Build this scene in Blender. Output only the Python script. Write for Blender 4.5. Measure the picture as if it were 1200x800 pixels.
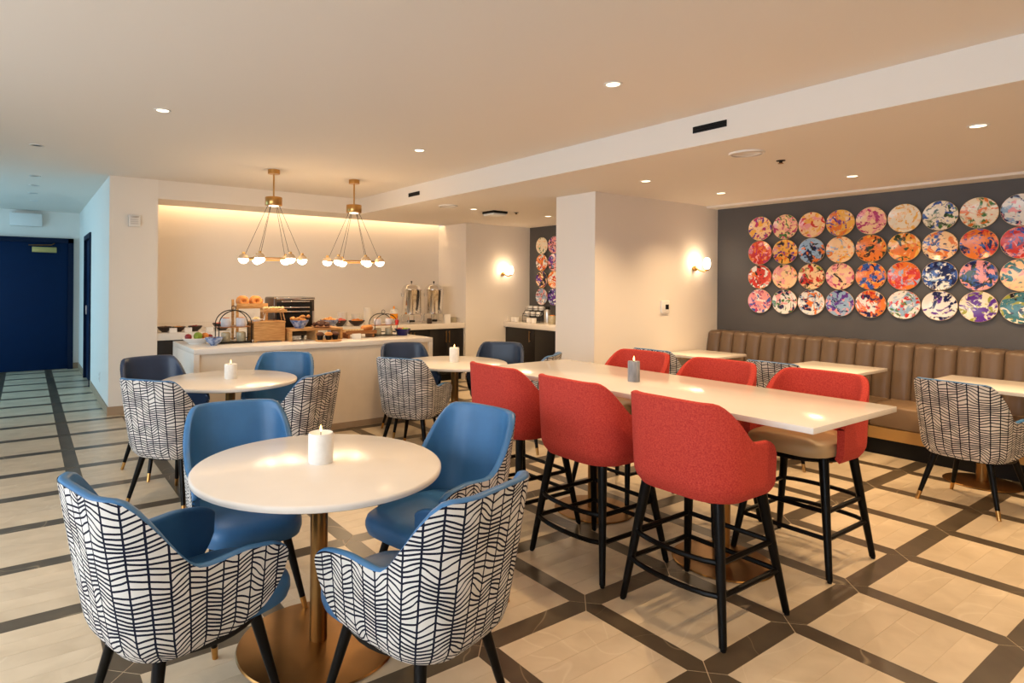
import bpy, bmesh, math, random
from mathutils import Vector, Matrix
random.seed(7)
PI = math.pi
S = bpy.context.scene
C = S.collection
for o in list(bpy.data.objects): bpy.data.objects.remove(o, do_unlink=True)

# ------------------------------------------------------------------ camera
F_PX, CX, HY, CAM_H, YAW, ROLL = 717.04, 522.85, 333.8, 1.5, .6019, .0075
cam = bpy.data.cameras.new('camera')
cam.sensor_width = 36; cam.sensor_fit = 'HORIZONTAL'
cam.lens = F_PX / 1200 * 36
cam.shift_x = (600 - CX) / 1200
cam.shift_y = -(400 - HY) / 1200
cam.clip_start = .05; cam.clip_end = 100
co = bpy.data.objects.new('camera', cam); C.objects.link(co)
co.matrix_world = Matrix.Translation((0, 0, CAM_H)) @ Matrix.Rotation(-YAW, 4, 'Z') @ Matrix.Rotation(PI/2, 4, 'X') @ Matrix.Rotation(ROLL, 4, 'Z')
S.camera = co
sY, cY = math.sin(YAW), math.cos(YAW)
def project(X, Y, Z):
    d = X*sY + Y*cY
    if d < .05: return None
    a = F_PX*(X*cY - Y*sY)/d; b = -F_PX*(Z - CAM_H)/d
    return CX + a, HY + b, d

# ------------------------------------------------------------------ light
S.view_settings.view_transform = 'Standard'
S.view_settings.look = 'None'
S.view_settings.gamma = 1
S.view_settings.use_curve_mapping = False
S.view_settings.exposure = 0.93
W = bpy.data.worlds.new('sky'); S.world = W; W.use_nodes = True
bg = W.node_tree.nodes['Background']
bg.inputs[0].default_value = (.62, .80, 1, 1); bg.inputs[1].default_value = .5
WARM = (1, .68, .37)
SPOT_W = 46
def area(name, loc, rot, sx, sy, power, col):
    l = bpy.data.lights.new(name, 'AREA'); l.shape = 'RECTANGLE'; l.size = sx; l.size_y = sy; l.energy = power; l.color = col
    o = bpy.data.objects.new(name, l); C.objects.link(o); o.location = loc; o.rotation_euler = rot; return o
# daylight entering by the windows of the left wall
area('daylight_dining_window', (-2.62, 1.6, 1.45), (0, -PI/2+.5, 0), 2.1, 6.2, 112, (.84, .92, 1))
area('daylight_hall_window', (-2.62, 10.1, 1.45), (0, -PI/2+.3, 0), 2.1, 3.6, 46, (.33, .72, 1))

# ------------------------------------------------------------------ materials
def lin(c):
    return tuple(((v/255)/12.92 if v/255 <= .04045 else ((v/255+.055)/1.055)**2.4) for v in c) + (1,)
MATS = {}
def mat(name, col, rough=.5, metal=0, var=0, vscale=8, bump=0, bscale=60, emit=None, estr=0, coat=0, trans=0, ior=1.45, sheen=0, col2=None, stretch=None):
    if name in MATS: return MATS[name]
    m = bpy.data.materials.new(name); m.use_nodes = True; MATS[name] = m
    nt = m.node_tree; n = nt.nodes; L = nt.links; p = n['Principled BSDF']
    col = col if len(col) == 4 else tuple(col) + (1,)
    p.inputs['Base Color'].default_value = col
    p.inputs['Roughness'].default_value = rough; p.inputs['Metallic'].default_value = metal
    p.inputs['IOR'].default_value = ior
    if coat: p.inputs['Coat Weight'].default_value = coat
    if trans: p.inputs['Transmission Weight'].default_value = trans
    if sheen: p.inputs['Sheen Weight'].default_value = sheen
    if emit: p.inputs['Emission Color'].default_value = tuple(emit)[:3] + (1,); p.inputs['Emission Strength'].default_value = estr
    tc = n.new('ShaderNodeTexCoord'); src = tc.outputs['Object']
    if stretch:
        mp = n.new('ShaderNodeMapping'); mp.inputs['Scale'].default_value = stretch; L.new(src, mp.inputs[0]); src = mp.outputs[0]
    if var or col2:
        nz = n.new('ShaderNodeTexNoise'); nz.inputs['Scale'].default_value = vscale; nz.inputs['Detail'].default_value = 4
        L.new(src, nz.inputs['Vector'])
        r = n.new('ShaderNodeValToRGB'); L.new(nz.outputs['Fac'], r.inputs[0])
        c2 = col2 if col2 else tuple(min(1, v*(1+var)) for v in col[:3])
        c1 = col[:3] if col2 else tuple(v*(1-var) for v in col[:3])
        r.color_ramp.elements[0].position = .35; r.color_ramp.elements[1].position = .65
        r.color_ramp.elements[0].color = tuple(c1)[:3] + (1,); r.color_ramp.elements[1].color = tuple(c2)[:3] + (1,)
        L.new(r.outputs[0], p.inputs['Base Color'])
    if bump:
        nb = n.new('ShaderNodeTexNoise'); nb.inputs['Scale'].default_value = bscale; nb.inputs['Detail'].default_value = 3
        L.new(src, nb.inputs['Vector'])
        b = n.new('ShaderNodeBump'); b.inputs['Strength'].default_value = bump; b.inputs['Distance'].default_value = .004
        L.new(nb.outputs['Fac'], b.inputs['Height']); L.new(b.outputs[0], p.inputs['Normal'])
    return m

def stone(name, c1, c2, vein, vein_w, rough, vscale=2.2, amount=1.0):
    """veined stone tile; each tile gets its own tone and its own piece of the slab"""
    m = bpy.data.materials.new(name); m.use_nodes = True; MATS[name] = m
    nt = m.node_tree; n = nt.nodes; L = nt.links; p = n['Principled BSDF']
    geo = n.new('ShaderNodeNewGeometry'); oi = n.new('ShaderNodeObjectInfo')
    add = n.new('ShaderNodeMath'); add.operation = 'ADD'
    L.new(oi.outputs['Random'], add.inputs[0]); L.new(geo.outputs['Random Per Island'], add.inputs[1])
    mul = n.new('ShaderNodeMath'); mul.operation = 'MULTIPLY'; mul.inputs[1].default_value = 37.7; L.new(add.outputs[0], mul.inputs[0])
    cmb = n.new('ShaderNodeCombineXYZ'); L.new(mul.outputs[0], cmb.inputs[0]); L.new(mul.outputs[0], cmb.inputs[2])
    va = n.new('ShaderNodeVectorMath'); va.operation = 'ADD'; L.new(geo.outputs['Position'], va.inputs[0]); L.new(cmb.outputs[0], va.inputs[1])
    nz = n.new('ShaderNodeTexNoise'); nz.inputs['Scale'].default_value = 5; nz.inputs['Detail'].default_value = 6; nz.inputs['Distortion'].default_value = .6
    L.new(va.outputs[0], nz.inputs['Vector'])
    rmp = n.new('ShaderNodeValToRGB'); rmp.color_ramp.elements[0].position = .3; rmp.color_ramp.elements[1].position = .7
    rmp.color_ramp.elements[0].color = c1; rmp.color_ramp.elements[1].color = c2; L.new(nz.outputs['Fac'], rmp.inputs[0])
    # tone per tile
    fr = n.new('ShaderNodeMath'); fr.operation = 'FRACT'; L.new(mul.outputs[0], fr.inputs[0])
    mr = n.new('ShaderNodeMapRange'); mr.inputs['To Min'].default_value = .94; mr.inputs['To Max'].default_value = 1.04; L.new(fr.outputs[0], mr.inputs['Value'])
    hs = n.new('ShaderNodeHueSaturation'); L.new(rmp.outputs[0], hs.inputs['Color']); L.new(mr.outputs[0], hs.inputs['Value'])
    # veins
    nv = n.new('ShaderNodeTexNoise'); nv.inputs['Scale'].default_value = vscale; nv.inputs['Detail'].default_value = 2; nv.inputs['Distortion'].default_value = .5
    L.new(va.outputs[0], nv.inputs['Vector'])
    sb = n.new('ShaderNodeMath'); sb.operation = 'SUBTRACT'; sb.inputs[1].default_value = .5; L.new(nv.outputs['Fac'], sb.inputs[0])
    ab = n.new('ShaderNodeMath'); ab.operation = 'ABSOLUTE'; L.new(sb.outputs[0], ab.inputs[0])
    vr = n.new('ShaderNodeMapRange'); vr.inputs['From Min'].default_value = 0; vr.inputs['From Max'].default_value = vein_w
    vr.inputs['To Min'].default_value = amount; vr.inputs['To Max'].default_value = 0; L.new(ab.outputs[0], vr.inputs['Value'])
    mx = n.new('ShaderNodeMix'); mx.data_type = 'RGBA'; L.new(vr.outputs[0], mx.inputs['Factor']); L.new(hs.outputs[0], mx.inputs['A']); mx.inputs['B'].default_value = vein
    L.new(mx.outputs['Result'], p.inputs['Base Color']); p.inputs['Roughness'].default_value = rough
    return m

def pattern_fabric():
    """woven broken-herringbone upholstery: dark stitched columns with fanned strokes, from UV in metres"""
    m = bpy.data.materials.new('herringbone_fabric'); m.use_nodes = True
    nt = m.node_tree; n = nt.nodes; L = nt.links; p = n['Principled BSDF']
    uv = n.new('ShaderNodeUVMap'); uv.uv_map = 'UVMap'
    sx = n.new('ShaderNodeSeparateXYZ'); L.new(uv.outputs[0], sx.inputs[0])
    def M(op, a, b=None, c=None):
        k = n.new('ShaderNodeMath'); k.operation = op
        for i, v in enumerate((a, b, c)):
            if v is None: continue
            if isinstance(v, (int, float)): k.inputs[i].default_value = v
            else: L.new(v, k.inputs[i])
        return k.outputs[0]
    u, v = sx.outputs[0], sx.outputs[1]
    wob = n.new('ShaderNodeTexNoise'); wob.inputs['Scale'].default_value = 22; wob.inputs['Detail'].default_value = 1; L.new(uv.outputs[0], wob.inputs['Vector'])
    uw = M('ADD', u, M('MULTIPLY', M('SUBTRACT', wob.outputs['Fac'], .5), .003))
    q = M('DIVIDE', uw, .054); col = M('FLOOR', q); f = M('FRACT', q)
    def off(c, vv):
        out = None
        for mul, fr, amp in ((3.71, 6., 7.), (7.13, 26., 1.1)):
            cb = n.new('ShaderNodeCombineXYZ'); L.new(M('MULTIPLY', c, mul), cb.inputs[0]); L.new(M('MULTIPLY', vv, fr), cb.inputs[1])
            t = n.new('ShaderNodeTexNoise'); t.inputs['Scale'].default_value = 1; t.inputs['Detail'].default_value = 0; L.new(cb.outputs[0], t.inputs['Vector'])
            w = M('MULTIPLY', M('SUBTRACT', t.outputs['Fac'], .5), amp); out = w if out is None else M('ADD', out, w)
        return out
    def phase(vv):
        a, b = off(col, vv), off(M('ADD', col, 1), vv)
        return M('ADD', M('DIVIDE', vv, .0168), M('ADD', M('MULTIPLY', a, M('SUBTRACT', 1, f)), M('MULTIPLY', b, f)))
    ph = phase(v); DV = .001
    grad = M('MAXIMUM', M('DIVIDE', M('ABSOLUTE', M('SUBTRACT', phase(M('ADD', v, DV)), ph)), DV), 14.)
    d = M('ABSOLUTE', M('SUBTRACT', M('FRACT', ph), .5))
    stroke = M('LESS_THAN', d, M('MINIMUM', M('MULTIPLY', grad, .0034), .33))
    e = M('ABSOLUTE', M('SUBTRACT', f, .5))
    vert = M('GREATER_THAN', e, .44)
    line = M('MAXIMUM', stroke, vert)
    mx = n.new('ShaderNodeMix'); mx.data_type = 'RGBA'; L.new(line, mx.inputs['Factor'])
    mx.inputs['A'].default_value = lin((212, 208, 202)); mx.inputs['B'].default_value = lin((20, 24, 42))
    L.new(mx.outputs['Result'], p.inputs['Base Color']); p.inputs['Roughness'].default_value = .85
    bp = n.new('ShaderNodeBump'); bp.inputs['Strength'].default_value = .35; bp.inputs['Distance'].default_value = .002
    L.new(M('SUBTRACT', 1, line), bp.inputs['Height']); L.new(bp.outputs[0], p.inputs['Normal'])
    return m

def wood_mat(name, a, b, rough=.5):
    return mat(name, lin(a), rough, col2=lin(b), vscale=9, stretch=(1, 1, 9))

M_wall = mat('warm_white_paint', lin((236, 229, 220)), .8, bump=.02, bscale=250)
M_ceil = mat('ceiling_paint', lin((232, 224, 214)), .85, bump=.02, bscale=250)
M_dark_wall = mat('charcoal_wallcovering', lin((84, 82, 82)), .55, var=.05, vscale=3, bump=.03, bscale=180)
M_grout = mat('pale_grout', lin((205, 188, 160)), .8, var=.04)
M_field = stone('beige_stone', lin((196, 178, 150)), lin((214, 197, 170)), lin((236, 226, 205)), .005, .30, 1.3, .25)
M_band = stone('brown_stone', lin((74, 64, 51)), lin((95, 83, 66)), lin((190, 172, 140)), .003, .30, 1.2, .4)
M_base = mat('taupe_baseboard', lin((170, 145, 118)), .5, var=.03)
M_navy_door = mat('navy_door_paint', lin((3, 32, 66)), .6, var=.04)
M_navy_frame = mat('navy_frame_paint', lin((6, 24, 50)), .6, var=.04)
M_fabric = pattern_fabric()
M_leather = mat('blue_leather', lin((60, 110, 157)), .36, var=.10, vscale=6, bump=.12, bscale=350)
M_leather_shaded = mat('blue_leather_shaded', lin((46, 62, 88)), .36, var=.10, vscale=6, bump=.12, bscale=350)  # same blue leather with shade put into its colour, for chairs facing us
M_blackwood = mat('black_stained_wood', lin((11, 9, 8)), .33, var=.10, vscale=30)
M_brass = mat('brushed_brass', lin((196, 150, 88)), .28, 1, var=.05, vscale=40)
M_brass_d = mat('aged_brass', lin((150, 112, 66)), .33, 1, var=.10, vscale=4)
M_red = mat('red_woven_fabric', lin((182, 50, 42)), .9, col2=lin((206, 74, 58)), vscale=160, bump=.5, bscale=420)
M_taupe = mat('taupe_leather', lin((186, 158, 118)), .42, var=.06, vscale=5, bump=.1, bscale=300)
M_quartz = mat('white_quartz', lin((232, 225, 216)), .15, var=.025, vscale=3)
M_bench = mat('bronze_vinyl', lin((106, 87, 70)), .30, var=.05, vscale=4, bump=.08, bscale=300)
M_bench_seat = mat('bronze_vinyl_seat', lin((136, 112, 88)), .33, var=.05, vscale=4, bump=.08, bscale=300)
M_goldpanel = mat('gold_laminate', lin((190, 148, 88)), .4, .3, var=.06, vscale=6, stretch=(1, .2, 1))
M_black = mat('matt_black', lin((18, 17, 17)), .5, var=.08)
M_blackcab = mat('black_cabinet', lin((26, 23, 22)), .35, var=.08, vscale=4)
M_steel = mat('polished_steel', (.82, .80, .78, 1), .10, 1, var=.02)
M_satin = mat('satin_steel', (.66, .64, .62, 1), .3, 1, var=.04)
M_white = mat('white_porcelain', lin((240, 236, 230)), .2, var=.01)
M_plastic = mat('white_plastic', lin((232, 230, 226)), .45, var=.01)
M_wax_w = mat('white_wax', lin((238, 236, 230)), .55, var=.04, vscale=30, bump=.15, bscale=60)
M_wax_g = mat('grey_wax', lin((128, 130, 136)), .6, col2=lin((168, 168, 172)), vscale=34, bump=.3, bscale=70, stretch=(1, 1, .25))
M_flame = mat('flame', (1, .7, .3, 1), .5, emit=(1, .55, .16), estr=4)
M_lens = mat('lamp_lens', (1, .9, .75, 1), .4, emit=(1, .80, .55), estr=2.4)
M_globe = mat('frosted_globe_glow', (1, .95, .85, 1), .3, emit=(1, .84, .62), estr=9)
M_led = mat('led_strip', (1, .85, .6, 1), .5, emit=(1, .68, .38), estr=10)
M_glass = mat('clear_glass', (1, 1, 1, 1), .02, trans=1, ior=1.3, var=.001)
M_oak = wood_mat('oak', (206, 158, 100), (176, 124, 70))
M_acacia = wood_mat('acacia', (168, 112, 62), (128, 80, 42))
M_blueglaze = mat('blue_glazed_ceramic', lin((70, 96, 150)), .2, col2=lin((170, 186, 214)), vscale=30)
M_cobalt = mat('cobalt_ceramic', lin((30, 30, 92)), .15, var=.08)
M_darkbowl = mat('dark_stoneware', lin((62, 48, 40)), .4, var=.12, vscale=12)
M_bread = mat('bagel_crust', lin((214, 146, 76)), .6, col2=lin((190, 112, 50)), vscale=25, bump=.2)
M_choc = mat('muffin_chocolate', lin((70, 40, 26)), .7, col2=lin((106, 62, 36)), vscale=40, bump=.4)
M_pastry = mat('pastry_golden', lin((216, 158, 84)), .6, col2=lin((184, 112, 48)), vscale=30, bump=.3)
M_cream = mat('cream_pastry', lin((232, 210, 164)), .6, col2=lin((210, 176, 112)), vscale=30, bump=.3)
M_green = mat('green_fruit', lin((128, 150, 44)), .35, var=.12, vscale=10)
M_redfruit = mat('red_fruit', lin((150, 36, 40)), .3, var=.2, vscale=20)
M_orange = mat('orange_fruit', lin((226, 138, 56)), .45, var=.1, vscale=20)
M_pink = mat('pink_fruit', lin((226, 110, 96)), .45, var=.12, vscale=30)
M_purple = mat('purple_grape', lin((74, 30, 62)), .3, var=.15, vscale=30)
M_leaf = mat('leaf_green', lin((74, 128, 70)), .5, var=.2, vscale=30)
M_juice = mat('orange_juice', lin((240, 158, 40)), .2, var=.05)
M_redlid = mat('red_enamel', lin((190, 40, 34)), .3, var=.03)
M_closer = mat('closer_gold', lin((170, 160, 100)), .4, .4, var=.03)

for m_, v_ in ((M_blackwood, .18), (M_quartz, .2), (M_black, .25), (M_navy_door, .15), (M_navy_frame, .2), (M_fabric, .15)): m_.node_tree.nodes['Principled BSDF'].inputs['Specular IOR Level'].default_value = v_
# ------------------------------------------------------------------ mesh building
class MB:
    def __init__(s): s.bm = bmesh.new(); s.uv = None
    def box(s, x0, x1, y0, y1, z0, z1, bev=0, seg=2):
        b = bmesh.new()
        bmesh.ops.create_cube(b, size=1)
        for v in b.verts: v.co = Vector((x0+(v.co.x+.5)*(x1-x0), y0+(v.co.y+.5)*(y1-y0), z0+(v.co.z+.5)*(z1-z0)))
        if bev: bmesh.ops.bevel(b, geom=b.edges[:], offset=bev, segments=seg, profile=.5, affect='EDGES')
        s.join(b); return s
    def join(s, b, mtx=None):
        if mtx is not None: bmesh.ops.transform(b, matrix=mtx, verts=b.verts)
        me = bpy.data.meshes.new('tmp'); b.to_mesh(me); b.free(); s.bm.from_mesh(me); bpy.data.meshes.remove(me)
    def lathe(s, prof, n=24, c=(0, 0, 0), mtx=None, sx=1, sy=1):
        b = bmesh.new(); rings = []
        for r, z in prof:
            if r < 1e-5: rings.append([b.verts.new((0, 0, z))])
            else: rings.append([b.verts.new((r*sx*math.cos(2*PI*i/n), r*sy*math.sin(2*PI*i/n), z)) for i in range(n)])
        for A, B in zip(rings, rings[1:]):
            if len(A) == 1 and len(B) == 1: continue
            for i in range(n):
                j = (i+1) % n
                if len(A) == 1: b.faces.new((A[0], B[j], B[i]))
                elif len(B) == 1: b.faces.new((A[i], A[j], B[0]))
                else: b.faces.new((A[i], A[j], B[j], B[i]))
        if len(rings[0]) > 1: b.faces.new(rings[0][::-1])
        if len(rings[-1]) > 1: b.faces.new(rings[-1])
        bmesh.ops.recalc_face_normals(b, faces=b.faces)
        s.join(b, Matrix.Translation(c) @ (mtx or Matrix())); return s
    def sphere(s, c, r, n=16, m=10, sx=1, sy=1, sz=1, a0=-PI/2, a1=PI/2):
        return s.lathe([(abs(r*math.cos(a0+(a1-a0)*i/m)) if 0 < i < m or abs(abs(a0+(a1-a0)*i/m)-PI/2) > 1e-6 else 0, r*sz*math.sin(a0+(a1-a0)*i/m)) for i in range(m+1)], n, c, None, sx, sy)
    def tube(s, pts, r, n=8, closed=False):
        pts = [Vector(p) for p in pts]; N = len(pts); rr = r if isinstance(r, (list, tuple)) else [r]*N
        b = bmesh.new(); rings = []; up = None
        for i, p in enumerate(pts):
            if closed: t = pts[(i+1) % N]-pts[i-1]
            else: t = pts[min(i+1, N-1)]-pts[max(i-1, 0)]
            t.normalize()
            if up is None: up = Vector((0, 0, 1)) if abs(t.z) < .9 else Vector((1, 0, 0))
            up = (up - t*up.dot(t)).normalized(); w = t.cross(up)
            rings.append([b.verts.new(p + (up*math.cos(2*PI*k/n)+w*math.sin(2*PI*k/n))*rr[i]) for k in range(n)])
        pr = list(zip(rings, rings[1:])) + ([(rings[-1], rings[0])] if closed else [])
        for A, B in pr:
            for k in range(n): b.faces.new((A[k], A[(k+1) % n], B[(k+1) % n], B[k]))
        if not closed: b.faces.new(rings[0][::-1]); b.faces.new(rings[-1])
        bmesh.ops.recalc_face_normals(b, faces=b.faces)
        s.join(b); return s
    def torus(s, c, R, r, n=20, m=8, mtx=None):
        b = bmesh.new(); rings = [[b.verts.new(((R+r*math.cos(2*PI*k/m))*math.cos(2*PI*i/n), (R+r*math.cos(2*PI*k/m))*math.sin(2*PI*i/n), r*math.sin(2*PI*k/m))) for k in range(m)] for i in range(n)]
        for i in range(n):
            for k in range(m): b.faces.new((rings[i][k], rings[(i+1) % n][k], rings[(i+1) % n][(k+1) % m], rings[i][(k+1) % m]))
        bmesh.ops.recalc_face_normals(b, faces=b.faces)
        s.join(b, Matrix.Translation(c) @ (mtx or Matrix())); return s
    def prism(s, poly, z0, z1):
        b = bmesh.new(); lo = [b.verts.new((x, y, z0)) for x, y in poly]; hi = [b.verts.new((x, y, z1)) for x, y in poly]; n = len(poly)
        b.faces.new(hi); b.faces.new(lo[::-1])
        for i in range(n): b.faces.new((lo[i], lo[(i+1) % n], hi[(i+1) % n], hi[i]))
        bmesh.ops.recalc_face_normals(b, faces=b.faces)
        s.join(b); return s
    def grid(s, P, uvs=None, closed=False):
        """P[i][j] points; optional uvs[i][j]"""
        b = s.bm; L = None
        if uvs: L = b.loops.layers.uv.get('UVMap') or b.loops.layers.uv.new('UVMap')
        V = [[b.verts.new(p) for p in row] for row in P]
        for i in range(len(V)-1):
            for j in range(len(V[0])-1):
                q = [(i, j), (i+1, j), (i+1, j+1), (i, j+1)]
                try: f = b.faces.new([V[a][c] for a, c in q])
                except ValueError: continue
                if L:
                    for lp, (a, c) in zip(f.loops, q): lp[L].uv = uvs[a][c]
        return s
    def mesh(s, name, m, smooth=True, ang=40):
        me = bpy.data.meshes.new(name); s.bm.to_mesh(me); s.bm.free(); me.materials.append(m)
        if smooth:
            me.polygons.foreach_set('use_smooth', [True]*len(me.polygons)); me.set_sharp_from_angle(angle=math.radians(ang))
        return me
    def build(s, name, m, parent=None, loc=(0, 0, 0), rz=0, smooth=True, ang=40):
        return link(name, s.mesh(name, m, smooth, ang), parent, loc, rz)
def link(name, me, parent=None, loc=(0, 0, 0), rz=0):
    o = bpy.data.objects.new(name, me); C.objects.link(o); o.location = loc; o.rotation_euler = (0, 0, rz)
    if parent: o.parent = parent
    return o
def tag(o, label=None, cat=None, group=None, kind=None):
    if label: o['label'] = label
    if cat: o['category'] = cat
    if group: o['group'] = group
    if kind: o['kind'] = kind
    return o
def thing(name, label, cat, loc=(0, 0, 0), rz=0, group=None):
    o = bpy.data.objects.new(name, None); o.empty_display_size = .1; C.objects.link(o); o.location = loc; o.rotation_euler = (0, 0, rz)
    return tag(o, label, cat, group)
def copy_tree(o, parent=None):
    c = o.copy(); C.objects.link(c); c.parent = parent
    for ch in list(o.children): copy_tree(ch, c)
    return c
def struct(name, mb, m, parent=None, smooth=False):
    return tag(mb.build(name, m, parent, smooth=smooth), kind='structure')
R_ = math.radians

# ------------------------------------------------------------------ the room
ZC, ZL = 2.705, 2.485                       # high ceiling, dropped ceiling
XR, XB, YB, YN, YP = 7.1, 3.865, 7.818, 8.60, 4.37
XHALL, YEND, XL, YF = .77, 12.46, -2.7, -2.6
NX0, NX1 = 1.271, 5.75                      # niche
struct('ceiling', MB().box(XL, XB, YF, YEND, ZC, ZC+.1), M_ceil)
struct('ceiling_dropped', MB().box(XB, XR, YF, YB, ZL, ZC+.1).box(NX0, XR, YB, YN-.17, ZL, ZC+.1).box(NX0, XR, YN-.17, YN, ZC+.02, ZC+.1), M_ceil)
struct('wall_hall', MB().box(XHALL, .9, YB, 10.12, 0, ZC).box(XHALL, .9, 11.2, YEND, 0, ZC).box(XHALL, .9, 10.12, 11.2, 2.22, ZC), M_wall)
struct('wall_back', MB().box(.9, NX0, YB, YN+.15, 0, ZC), M_wall)
struct('wall_niche', MB().box(NX0, NX1, YN, YN+.15, 0, ZC+.05), M_wall)
struct('wall_alcove', MB().box(NX1, XR, YB, YN+.15, 0, ZL), M_wall)
struct('wall_partition', MB().box(4.875, XR, YP, 4.935, 0, ZL), M_wall)
struct('wall_right', MB().box(XR, XR+.15, YF, YB, 0, ZC), M_dark_wall)
struct('wall_hall_end', MB().box(XL, XHALL, YEND, YEND+.15, 0, ZC+.1), M_wall)
struct('wall_front', MB().box(XL, XR+.15, YF-.15, YF, 0, ZC+.1), M_wall)
# left wall with two runs of windows
wl = MB().box(XL-.15, XL, YF, YEND, 0, .35).box(XL-.15, XL, YF, YEND, 2.5, ZC+.1)
for a, b in ((YF, -1.6), (4.8, 8.2), (12.0, YEND)): wl.box(XL-.15, XL, a, b, .35, 2.5)
struct('wall_left', wl, M_wall)
for k, (a, b, npan) in enumerate(((-1.6, 4.8, 5), (8.2, 12.0, 3))):
    wn = tag(thing('window_%d' % (k+1), None, None, (XL-.1, a, .35)), kind='structure')
    fr = MB(); w = (b-a)
    fr.box(-.03, .03, 0, w, 0, .05).box(-.03, .03, 0, w, 2.1, 2.15)
    for i in range(npan+1): fr.box(-.03, .03, max(0, w*i/npan-.025), min(w, w*i/npan+.025), 0, 2.15)
    fr.build('window_frame', M_black, wn, smooth=False)
    for i in range(npan): MB().box(-.004, .004, w*i/npan+.02, w*(i+1)/npan-.02, .05, 2.1).build('pane', M_glass, wn, smooth=False)
# low trim along the top of the plate wall
struct('trim_1', MB().box(6.86, XR, YF, YP, ZL-.022, ZL+.01), M_ceil)
# baseboards
struct('baseboard_back', MB().box(XHALL-.012, NX0, YB-.012, YB, 0, .1), M_base)
struct('baseboard_hall', MB().box(XHALL-.012, XHALL, YB, 10.08, 0, .1).box(XHALL-.012, XHALL, 11.24, YEND, 0, .1), M_base)
struct('baseboard_partition', MB().box(4.863, 4.875, YP-.012, 4.935, 0, .1).box(4.875, 6.3, YP-.012, YP, 0, .1), M_base)
struct('baseboard_alcove', MB().box(NX1, 6.5, YB-.012, YB, 0, .1), M_base)
struct('baseboard_hall_end', MB().box(XL, -.62, YEND-.012, YEND, 0, .1).box(.68, XHALL, YEND-.012, YEND, 0, .1), M_base)

# ------------------------------------------------------------------ floor: stone planks in a grid of bands
GX0, GPX, GY0, GPY, HB = 2.196, .6257, 1.381, .6303, .0522
floor = struct('floor', MB().box(XL-.15, XR+.15, YF, YN+.2, -.12, -.0010).box(XL-.15, XHALL+.1, YN+.2, YEND+.2, -.12, -.0010), M_grout)
G = .0010
def plank_poly():
    w, h = GPX-2*HB, (GPY-2*HB)/5
    return [(-w/2+G, -h/2+G*.6), (w/2-G, -h/2+G*.6), (w/2-G, h/2-G*.6), (-w/2+G, h/2-G*.6)]
def hexa(l, ax):
    e = .0026; p = [(-l/2+e, 0), (-l/2+HB+e-G, HB-G), (l/2-HB-e+G, HB-G), (l/2-e, 0), (l/2-HB-e+G, -HB+G), (-l/2+HB+e-G, -HB+G)]
    return p if ax == 0 else [(-y, x) for x, y in p]
PLK, HX, HYB = plank_poly(), hexa(GPX, 0), hexa(GPY, 1)
def tile_mesh(name, poly, m): return MB().prism(poly, -.010, 0).mesh(name, m, smooth=False)
ME_P, ME_X, ME_Y = tile_mesh('field_tile', PLK, M_field), tile_mesh('border_tile', HX, M_band), tile_mesh('border_tile', HYB, M_band)
def in_room(x, y):
    if y > YB and not (XL < x < XHALL): return False
    return XL < x < XR and YF < y < YEND
fields, bands = [], []
for i in range(-9, 9):
    for j in range(-7, 19):
        x, y = GX0+i*GPX, GY0+j*GPY
        for k in range(5):
            cx, cy = x+GPX/2, y+HB+(GPY-2*HB)*(k+.5)/5
            if in_room(cx, cy): fields.append((cx, cy, ME_P, PLK))
        if in_room(x+GPX/2, y): bands.append((x+GPX/2, y, ME_X, HX))
        if in_room(x, y+GPY/2): bands.append((x, y+GPY/2, ME_Y, HYB))
def lay(items, name, m):
    sc = []
    for it in items:
        p = project(it[0], it[1], 0)
        vis = p and -40 < p[0] < 1240 and 400 < p[1] < 840
        sc.append((p[2] if vis else 1e3 + abs(it[0]) + abs(it[1]), it))
    sc.sort(key=lambda a: a[0])
    rest = MB()
    for k, (d, (x, y, me, poly)) in enumerate(sc):
        if k < 300 and d < 1e3: link(name, me, floor, (x, y, 0))
        else:
            vs = [rest.bm.verts.new((x+a, y+b, 0)) for a, b in poly]
            rest.bm.faces.new(vs)
    bmesh.ops.recalc_face_normals(rest.bm, faces=rest.bm.faces)
    for f in rest.bm.faces:
        if f.normal.z < 0: f.normal_flip()
    tag(rest.build('far_'+name, m, floor, smooth=False), kind='stuff')
lay(fields, 'field_tile', M_field); lay(bands, 'border_tile', M_band)

# ------------------------------------------------------------------ doors of the hall
d1 = tag(thing('door_1', None, None, (0, YEND, 0)), kind='structure')
MB().box(-.55, .60, -.045, -.003, .008, 2.17, .003).build('door_leaf', M_navy_door, d1)
MB().box(-.62, -.55, -.07, 0, 0, 2.25).box(.60, .68, -.07, 0, 0, 2.25).box(-.62, .68, -.07, 0, 2.17, 2.25).build('door_frame', M_navy_frame, d1, smooth=False)
MB().box(.08, .43, -.105, -.045, 2.0, 2.09, .006).build('closer_body', M_closer, d1)
MB().tube([(.03, -.09, 2.115), (.36, -.09, 2.13), (.40, -.05, 2.16)], .009).build('closer_arm', M_brass_d, d1)
MB().box(-.50, -.47, -.10, -.05, .95, 1.1, .004).tube([(-.485, -.09, 1.02), (-.38, -.09, 1.02)], .01).build('door_handle', M_satin, d1)
d2 = tag(thing('door_2', None, None, (XHALL, 10.66, 0)), kind='structure')
MB().box(.02, .06, -.48, .48, .008, 2.15, .003).build('door_leaf', M_navy_door, d2)
MB().box(-.02, .1, -.54, -.48, 0, 2.22).box(-.02, .1, .48, .54, 0, 2.22).box(-.02, .1, -.48, .48, 2.15, 2.22).build('door_frame', M_navy_frame, d2, smooth=False)
MB().box(-.01, .02, -.44, -.34, 2.02, 2.12, .004).build('closer_body', M_satin, d2)
MB().box(0, .02, .38, .42, 1.0, 1.14, .003).build('door_handle', M_satin, d2)
sg = thing('exit_sign_box', 'white box fixture mounted above the navy hall door', 'wall fixture', (-.005, YEND, 2.43))
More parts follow.
